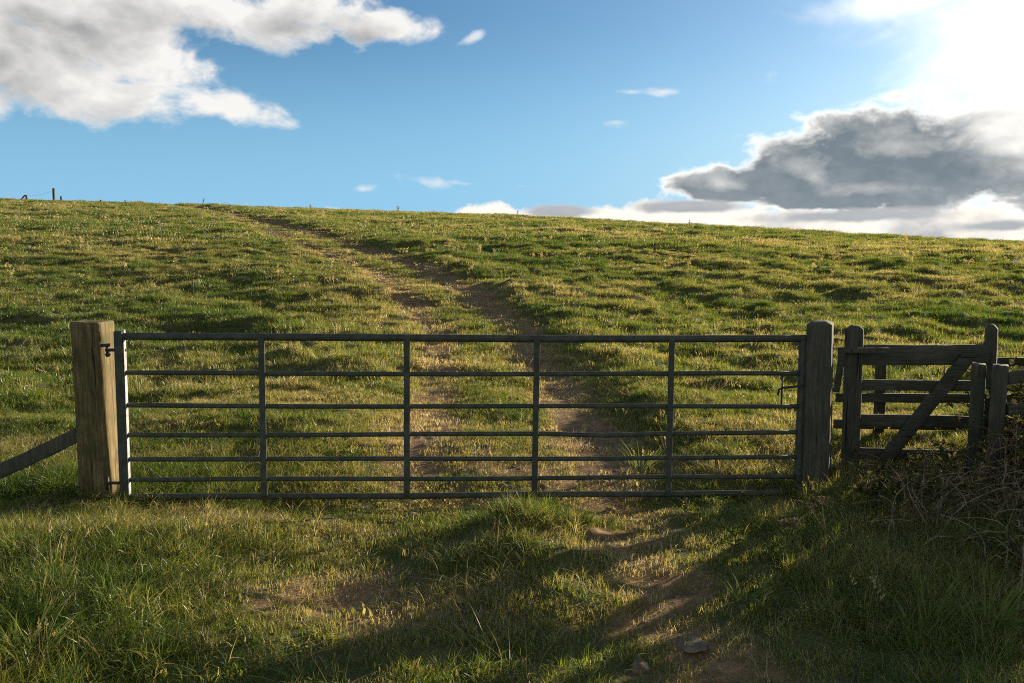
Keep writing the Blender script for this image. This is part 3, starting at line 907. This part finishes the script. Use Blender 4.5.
# ------------------------------------------------------------------ stones
def stone_mat():
    m, nt, out = new_mat('field_stone')
    tc = nt.node('ShaderNodeTexCoord').outputs['Object']
    n = nt.noise(tc, 12, 6, .65); n2 = nt.noise(tc, 50, 4, .6)
    c = nt.mix(nt.smooth(n, .35, .65), (.11, .080, .050), (.22, .165, .105))
    principled(nt, out, c, .9, .2, nt.add(n, n2), .6, .01)
    return m
M_STONE = stone_mat()
def stone(x, y, sx, sy, sz, seed, label):
    rr = random.Random(seed)
    bm = bmesh.new(); bmesh.ops.create_icosphere(bm, subdivisions=3, radius=1)
    off = Vector((rr.uniform(0, 9), rr.uniform(0, 9), rr.uniform(0, 9)))
    from mathutils import noise as mn
    for v in bm.verts:
        p = v.co.copy()
        v.co *= 1 + .38 * mn.noise(p * 1.1 + off) + .15 * mn.noise(p * 3 + off)
        v.co = Vector((v.co.x * sx, v.co.y * sy, v.co.z * sz))
    me = bpy.data.meshes.new('stone'); bm.to_mesh(me); bm.free()
    me.polygons.foreach_set('use_smooth', [True] * len(me.polygons)); me.materials.append(M_STONE)
    o = bpy.data.objects.new('stone', me); COL.objects.link(o)
    o.location = (x, y, hz(x, y) + sz * .05); o.rotation_euler = (rr.uniform(-.2, .2), rr.uniform(-.2, .2), rr.uniform(0, 6.28))
    tag(o, label, 'stone', 'stones on the worn track')
def ground_at(px, py):
    d = ray(px, py); k = -EYE / d[2]
    for _ in range(40):
        x, y = d[0] * k, d[1] * k
        k = (hz(x, y) - EYE) / d[2]
    return d[0] * k, d[1] * k
for i, (px, py, sx, sy, sz, lab) in enumerate([
    (692, 644, .10, .06, .014, 'largest pale flat stone bedded in the bare path at bottom right of centre'),
    (640, 668, .05, .04, .025, 'small brown stone low in the bare path at the bottom edge'),
    (413, 517, .05, .035, .03, 'pale stone lying below the second upright of the metal gate'),
    (560, 498, .035, .03, .02, 'little stone under the bottom bar just right of the middle upright'),
    (610, 512, .04, .03, .025, 'brown stone in bare ground right of the grassy lump before the gate'),
    (655, 545, .045, .035, .022, 'flat stone in the shaded path between the grassy lump and the dark verge'),
    (455, 482, .04, .03, .02, 'stone on the worn ground seen between the two lowest bars of the gate'),
    (590, 478, .05, .035, .025, 'stone in the shaded rut seen between the lowest bars right of the middle upright'),
]):
    x, y = ground_at(px, py); stone(x, y, sx, sy, sz, 200 + i, lab)

rr_ = random.Random(77)
for i in range(34):
    y = rr_.uniform(5.55, 7.4); side = rr_.choice((-.74, .70, .70, 0)); x = float(track_x(y)) + side + rr_.gauss(0, .22)
    q = rr_.uniform(.012, .03); stone(x, y, q * 1.4, q, q * .6, 240 + i, 'small brown stone or clod on the trampled ground of the gateway')
for i in range(16):
    y = rr_.uniform(3.0, 4.9); x = .80 - .06 * (y - 3) + rr_.gauss(0, .22)
    q = rr_.uniform(.008, .02); stone(x, y, q * 1.4, q, q * .6, 290 + i, 'small brown stone or clod on the bare path in front of the gate')

# ------------------------------------------------------------------ single plants
def plant_mat(name, c1, c2, trans=.35):
    m, nt, out = new_mat(name)
    tc = nt.node('ShaderNodeTexCoord').outputs['Object']
    n = nt.noise(tc, 18, 3, .6)
    col = nt.mix(nt.smooth(n, .35, .65), c1, c2)
    d = nt.node('ShaderNodeBsdfDiffuse'); nt.l.new(col, d.inputs[0])
    tr = nt.node('ShaderNodeBsdfTranslucent'); nt.l.new(col, tr.inputs[0])
    mx = nt.node('ShaderNodeMixShader'); mx.inputs[0].default_value = trans
    nt.l.new(d.outputs[0], mx.inputs[1]); nt.l.new(tr.outputs[0], mx.inputs[2]); nt.l.new(mx.outputs[0], out.inputs[0])
    return m
M_LEAF = plant_mat('weed_leaf', (.050, .085, .018), (.12, .14, .035))
M_DRYST = plant_mat('dead_stem', (.15, .105, .068), (.31, .24, .155), .15)
M_BRAM = plant_mat('bramble_leaf', (.060, .085, .026), (.15, .115, .050))
M_LONG = plant_mat('long_blade', (.10, .15, .030), (.22, .23, .07), .45)

def leaf(mb, p, d, L, Wd, up, cup=.25):
    d = d.normalized(); s = d.cross(up).normalized(); u = s.cross(d).normalized()
    V = [p, p + d * L * .35 + s * Wd * .5 + u * cup * Wd, p + d * L * .35 - s * Wd * .5 + u * cup * Wd,
         p + d * L * .75 + s * Wd * .32 + u * cup * Wd * .3, p + d * L * .75 - s * Wd * .32 + u * cup * Wd * .3, p + d * L - u * cup * Wd * .6,
         p + d * L * .35, p + d * L * .75]
    mb.add(V, [(0, 1, 6), (0, 6, 2), (1, 3, 7, 6), (6, 7, 4, 2), (3, 5, 7), (7, 5, 4)])

def bramble(x, y, rad, hgt, ncane, nleaf, seed, label, group='brambles along the right-hand verge'):
    rr = random.Random(seed); base = Vector((x, y, hz(x, y)))
    root = empty('bramble', base); tag(root, label, 'bramble', group)
    st, lf = MB(), MB()
    for c in range(ncane):
        a = rr.uniform(0, 6.28); q = rad * rr.random() ** .5 * .8
        p = base + Vector((math.cos(a) * q, math.sin(a) * q * .7, -.03))
        dirr = rr.uniform(0, 6.28); L = rad * rr.uniform(.5, 1.3); H = hgt * rr.uniform(.5, 1.1)
        pts = []
        for k in range(9):
            t = k / 8
            pts.append(p + Vector((math.cos(dirr) * L * t ** 1.3 + .03 * math.sin(9 * t + c), math.sin(dirr) * L * .7 * t ** 1.3, H * math.sin(t * rr.uniform(2.1, 2.3)))))
        st.tube(pts, [.0045 * (1 - .7 * k / 8) for k in range(9)], 5, False)
        for k in range(nleaf):
            i = rr.randint(2, 7); pp = pts[i].lerp(pts[i + 1], rr.random())
            dd = Vector((rr.gauss(0, 1), rr.gauss(0, 1), rr.gauss(.1, .6)))
            for s_ in range(3):
                d3 = dd + Vector((rr.gauss(0, .8), rr.gauss(0, .8), rr.gauss(0, .5)))
                leaf(lf, pp, d3, rr.uniform(.025, .055), rr.uniform(.018, .035), Vector((rr.gauss(0, .4), rr.gauss(0, .4), 1)))
    st.build('canes', M_DRYST, root)
    if lf.v: lf.build('leaves', M_BRAM, root)

def weed(x, y, h, n, seed, label, group='leafy weeds on the right-hand verge'):
    rr = random.Random(seed); base = Vector((x, y, hz(x, y)))
    root = empty('leafy_weed', base); tag(root, label, 'weed', group)
    lf = MB()
    for s_ in range(n):
        st = MB()
        a = rr.uniform(0, 6.28); p0 = base + Vector((rr.gauss(0, .07), rr.gauss(0, .07), -.02)); L = h * rr.uniform(.6, 1.1)
        pts = [p0 + Vector((math.cos(a) * L * .35 * t * t, math.sin(a) * L * .35 * t * t, L * t)) for t in (0, .25, .5, .75, 1)]
        st.tube(pts, [.004, .0035, .003, .002, .001], 5, False)
        st.build('stem', M_LEAF, root)
        for k in range(14):
            t = .2 + .8 * k / 13; i = min(int(t * 4), 3); pp = pts[i].lerp(pts[i + 1], t * 4 - i)
            a2 = k * 2.4 + rr.gauss(0, .3)
            leaf(lf, pp, Vector((math.cos(a2), math.sin(a2), rr.uniform(-.1, .5))), rr.uniform(.04, .075) * (1.15 - .5 * t), rr.uniform(.015, .028), Vector((0, 0, 1)))
    lf.build('leaves', M_LEAF, root)

def umbel(x, y, h, seed, label, group='dry umbel seed heads'):
    rr = random.Random(seed); base = Vector((x, y, hz(x, y)))
    root = empty('umbel_weed', base); tag(root, label, 'weed', group)
    st, hd = MB(), MB()
    top = base + Vector((rr.gauss(0, .05), rr.gauss(0, .04), h))
    st.tube([base - Vector((0, 0, .02)), base.lerp(top, .5) + Vector((.012, 0, 0)), top], [.004, .0035, .0028], 6, False)
    for (o, sc) in ((top, 1.0), (base.lerp(top, .6), .7)):
        hd = MB()
        if sc < 1:
            o2 = o + Vector((rr.choice((-1, 1)) * .07, 0, .10)); st.tube([o, o2], [.0025, .002], 5, False); o = o2
        for k in range(16):
            a = k * 2.4; q = math.sqrt((k + .5) / 16) * .055 * sc
            e = o + Vector((math.cos(a) * q, math.sin(a) * q, .045 * sc - q * .25))
            st.tube([o, e], .0011, 4, False)
            for w in range(6):
                dd = Vector((rr.gauss(0, 1), rr.gauss(0, 1), abs(rr.gauss(.5, .6))))
                leaf(hd, e, dd, .013, .008, Vector((0, .3, 1)))
        hd.build('seed_head', M_DRYST, root)
    st.build('stem', M_DRYST, root)

def thistle(px, Y, h, seed, label):
    rr = random.Random(seed); d = ray(px, 205); x = d[0] / d[1] * Y; base = Vector((x, Y, hz(x, Y)))
    root = empty('thistle', base); tag(root, label, 'thistle', 'dead thistles near the skyline')
    lf = MB()
    for b in range(rr.randint(1, 3)):
        st = MB(); top = base + Vector((rr.gauss(0, .12), rr.gauss(0, .05), h * rr.uniform(.7, 1.05)))
        st.tube([base - Vector((0, 0, .03)), base.lerp(top, .5), top], [.016, .012, .009], 5, False); st.build('stem', M_DRYST, root)
        for n in range(9):
            p = base.lerp(top, rr.uniform(.25, 1)); leaf(lf, p, Vector((rr.gauss(0, 1), rr.gauss(0, 1), rr.gauss(.3, .4))), rr.uniform(.07, .14), .04, Vector((0, .2, 1)))
        for n in range(5):
            leaf(lf, top, Vector((rr.gauss(0, .6), rr.gauss(0, .6), 1)), .07, .05, Vector((1, .2, .1)))
    lf.build('leaves', M_BRAM, root)
for i, (px, Y, h, lab) in enumerate([(202, 66, .75, 'dead thistle on the skyline right of the fence posts'), (126, 68, .40, 'low dead thistle on the skyline nearest the fence posts'),
    (398, 64, .60, 'dead thistle on the skyline near the middle, left of the white cloud bank'), (432, 60, .35, 'small dead thistle on the skyline just right of the middle one'),
    (517, 58, .45, 'dead thistle on the skyline at the start of the low white clouds'), (690, 52, .40, 'dead thistle on the skyline under the big dark cloud'), (310, 66, .45, 'dead thistle on the skyline right of where the track vanishes')]):
    thistle(px, Y, h, 500 + i, lab)

def long_tuft(x, y, n, L, seed, label, group='long grass tufts on the verge', lean=(0, 0)):
    rr = random.Random(seed); base = Vector((x, y, hz(x, y)))
    lf = MB()
    for b in range(n):
        a = rr.uniform(0, 6.28); q = .08 * rr.random() ** .5
        p0 = base + Vector((math.cos(a) * q, math.sin(a) * q, -.02)); l_ = L * rr.uniform(.5, 1.1)
        da = a + rr.gauss(0, .5); ln = rr.uniform(.3, .95); w = rr.uniform(.005, .010)
        side = Vector((-math.sin(da + .6), math.cos(da + .6), 0)); V = []
        for k in range(7):
            t = k / 6; off = l_ * ln * t ** 1.5; z = l_ * (t - .55 * ln * t ** 2.2)
            c = p0 + Vector((math.cos(da) * off + lean[0] * t * t, math.sin(da) * off + lean[1] * t * t, z))
            ww = w * (1 - t ** 2.5) + .0004
            V += [c - side * ww / 2, c + side * ww / 2]
        lf.add(V, [(2 * k, 2 * k + 1, 2 * k + 3, 2 * k + 2) for k in range(6)])
    o = lf.build('grass_tuft', M_LONG, None, loc=base)
    tag(o, label, 'grass tuft', group)

bramble(3.40, 5.15, .42, .46, 40, 4, 301, 'tangle of dead brown bramble canes in front of the two short posts')
bramble(3.75, 4.75, .45, .42, 40, 5, 302, 'brown bramble tangle at the right edge, nearer than the short posts')
bramble(2.95, 5.0, .38, .20, 26, 3, 303, 'low dark bramble under the foot of the diagonal brace')
bramble(4.30, 5.35, .60, .75, 40, 9, 304, 'tall bramble bush beyond the stile, out of view, added for shade')  # unseen bush, put in to shade the verge
bramble(5.00, 5.75, .75, .95, 46, 10, 305, 'tallest bramble bush farthest to the right, past the end of the stile, out of view, added for shade')  # also unseen, added as a taller shade caster
bramble(4.15, 5.9, .50, .50, 26, 8, 306, 'bramble growing behind the short posts under the rails')
bramble(2.45, 5.15, .30, .20, 14, 8, 307, 'smallest bramble, at the foot of the thick dark latch post')

def shade_hedge(cx, cy, lx, ly, hgt, nleaf, seed, label):  # unseen foliage at the right, added to cast shade on the verge
    rr = random.Random(seed); base = Vector((cx, cy, hz(cx, cy)))
    root = empty('shade_hedge', base); tag(root, label, 'shade_hedge')
    lf = MB(); tops = []
    for k in range(26):
        t = rr.uniform(-1, 1); q = rr.gauss(0, .22)
        bx, by = cx + lx * t * .9 + q * .5, cy + ly * t * .9 - q * .5
        p0 = Vector((bx, by, hz(bx, by) - .05)); H = hgt * rr.uniform(.7, 1.0)
        pts = [p0 + Vector((rr.gauss(0, .05) * j, rr.gauss(0, .05) * j, H * j / 5)) for j in range(6)]
        st = MB(); st.tube(pts, [.016, .013, .011, .008, .005, .002], 6, False); st.build('stem', M_DRYST, root)
        tops.append(pts)
    for n in range(nleaf):
        pts = rr.choice(tops); t = rr.uniform(.3, 4.99); j = int(t)
        p = pts[j].lerp(pts[j + 1], t - j) + Vector((rr.gauss(0, .16), rr.gauss(0, .16), rr.gauss(0, .09)))
        leaf(lf, p, Vector((rr.gauss(0, 1), rr.gauss(0, 1), rr.gauss(0, .5))), rr.uniform(.04, .075), rr.uniform(.03, .05), Vector((rr.gauss(0, .4), rr.gauss(0, .4), 1)))
    lf.build('foliage', M_BRAM, root)
shade_hedge(4.80, 5.65, .65, .35, 1.55, 8000, 401, 'unseen leafy hedging past the stile rails, added to shade the verge')
shade_hedge(4.02, 5.40, .20, .12, .72, 4200, 402, 'low leafy bush under the stile rails, just past the right edge of the view, added for shade')  # added to stretch the shade further left
bramble(2.75, 5.35, .40, .20, 26, 3, 308, 'dark bramble just in front of the small wooden gate, left of its brace foot')
bramble(3.15, 5.45, .40, .22, 26, 3, 309, 'dark bramble just in front of the small wooden gate, right of its brace foot')
bramble(2.55, 4.55, .42, .34, 34, 2, 310, 'low bramble sprawling in the middle of the dark verge')
bramble(3.05, 4.35, .45, .38, 36, 2, 311, 'low bramble sprawling in the dark verge below the short posts')
bramble(2.75, 3.95, .38, .24, 30, 2, 312, 'nearest low bramble, left of the arching grass at lower right')
for i, (px, py, h, n, lab) in enumerate([
    (895, 512, .24, 5, 'leafy weed catching light below the small wooden gate'),
    (868, 520, .20, 4, 'leafy weed just left of the brightest weed under the wooden gate'),
    (770, 560, .18, 3, 'leafy weed alone at the left border of the dark verge'),
    (930, 500, .26, 4, 'leafy weed below the right end of the wooden gate'),
    (850, 610, .16, 4, 'low leafy weed in the middle of the dark lower right verge'),
]):
    x, y = ground_at(px, py); weed(x, y, h, n, 320 + i, lab)
for i, (px, py, h, lab) in enumerate([
    (824, 560, .30, 'dry seed head with flat top, nearest the foot of the latch post'),
    (802, 572, .24, 'dry seed head leftmost in the dark verge'),
    (1012, 640, .46, 'tall dry seed head above the long grass at the right edge'),
    (990, 470, .34, 'dry seed head among brambles in front of the short posts'),
    (925, 485, .30, 'dry seed head in front of the lowest rail of the wooden gate'),
]):
    x, y = ground_at(px, py); umbel(x, y, h, 340 + i, lab)
def dock(x, y, h, seed, label, group='tall dead docks by the short posts'):
    rr = random.Random(seed); base = Vector((x, y, hz(x, y)))
    root = empty('dead_dock', base); tag(root, label, 'weed', group)
    top = base + Vector((rr.gauss(0, .06), rr.gauss(0, .05), h)); st = MB(); hd = MB()
    st.tube([base - Vector((0, 0, .03)), base.lerp(top, .5) + Vector((rr.gauss(0, .015), 0, 0)), top], [.0055, .0045, .0025], 6, False)
    st.build('stem', M_DRYST, root)
    for k in range(7):
        t = .40 + .08 * k; p = base.lerp(top, t); a = k * 2.4 + rr.gauss(0, .4); L = .16 * (1.25 - t) * h / .5
        e = p + Vector((math.cos(a) * L * .55, math.sin(a) * L * .55, L))
        b = MB(); b.tube([p, p.lerp(e, .5) + Vector((0, 0, -.008)), e], [.0026, .002, .0013], 5, False); b.build('branch', M_DRYST, root)
        for n in range(22):
            q = p.lerp(e, rr.uniform(.2, 1)) + Vector((rr.gauss(0, .006), rr.gauss(0, .006), rr.gauss(0, .006)))
            leaf(hd, q, Vector((rr.gauss(0, 1), rr.gauss(0, 1), rr.gauss(.2, .6))), .013, .009, Vector((0, .3, 1)))
    for n in range(40):
        q = base.lerp(top, rr.uniform(.7, 1)) + Vector((rr.gauss(0, .007), rr.gauss(0, .007), 0))
        leaf(hd, q, Vector((rr.gauss(0, 1), rr.gauss(0, 1), rr.gauss(.2, .6))), .013, .009, Vector((0, .3, 1)))
    hd.build('seed_head', M_DOCK, root)
M_DOCK = plant_mat('dock_seed', (.16, .085, .050), (.30, .19, .12), .3)
for i, (x, y, h, lab) in enumerate([(3.02, 5.02, .42, 'dead dock left of the two short posts'), (3.22, 4.98, .55, 'dead dock standing in front of the gap between the short posts'),
    (3.40, 5.02, .62, 'tallest dead dock, right of the short posts under the plank rails'), (3.28, 4.70, .50, 'dead dock nearest the viewer at the right edge'), (3.12, 4.78, .36, 'shortest dead dock, low in the brambles by the short posts'),
    (2.66, 5.02, .30, 'dead dock below the middle of the small wooden gate')]):
    dock(x, y, h, 600 + i, lab)
for i, (px, py, n, L, lab) in enumerate([
    (985, 640, 70, .46, 'big sunlit tuft of long arching blades in the lower right corner'),
    (925, 635, 45, .36, 'arching tuft just left of the big lower right tuft'),
    (840, 500, 26, .26, 'bright blades standing between the latch post and the wooden gate'),
    (745, 605, 26, .24, 'thin tuft at the left border of the shaded verge'),
    (1020, 560, 50, .42, 'long tuft at the right edge below the brambles'),
    (95, 500, 40, .26, 'tuft at the foot of the pale hanging post'),
    (25, 560, 45, .30, 'tuft at the left edge in front of the brace'),
    (30, 660, 50, .30, 'tuft in the lower left corner'),
    (115, 600, 36, .26, 'tuft in the lower left grass right of the corner tuft'),
    (450, 560, 36, .20, 'short tuft on the near side of the grassy lump'),
    (520, 525, 40, .20, 'short tuft on top of the grassy lump before the gate'),
    (640, 470, 30, .34, 'pale tuft on the rut bank seen through the gate left of the fourth upright'),
]):
    x, y = ground_at(px, py); long_tuft(x, y, n, L, 360 + i, lab)

# ------------------------------------------------------------------ camera and view
cam = bpy.data.cameras.new('camera'); cam.sensor_width = 36.0; cam.lens = 36.0 * F / 1024
cam.clip_start = .05; cam.clip_end = 9000
co = bpy.data.objects.new('camera', cam); COL.objects.link(co)
co.location = (0, 0, EYE); co.rotation_euler = (math.pi / 2 - PITCH, 0, 0)
SC.camera = co
vs = SC.view_settings
vs.view_transform = 'Standard'; vs.look = 'None'; vs.gamma = 1.0; vs.exposure = EXPOSURE; vs.use_curve_mapping = False
SC.cycles.max_bounces = 8; SC.cycles.transparent_max_bounces = 8
SC.cycles.use_denoising = False
SC.cycles.filter_width = 1.1
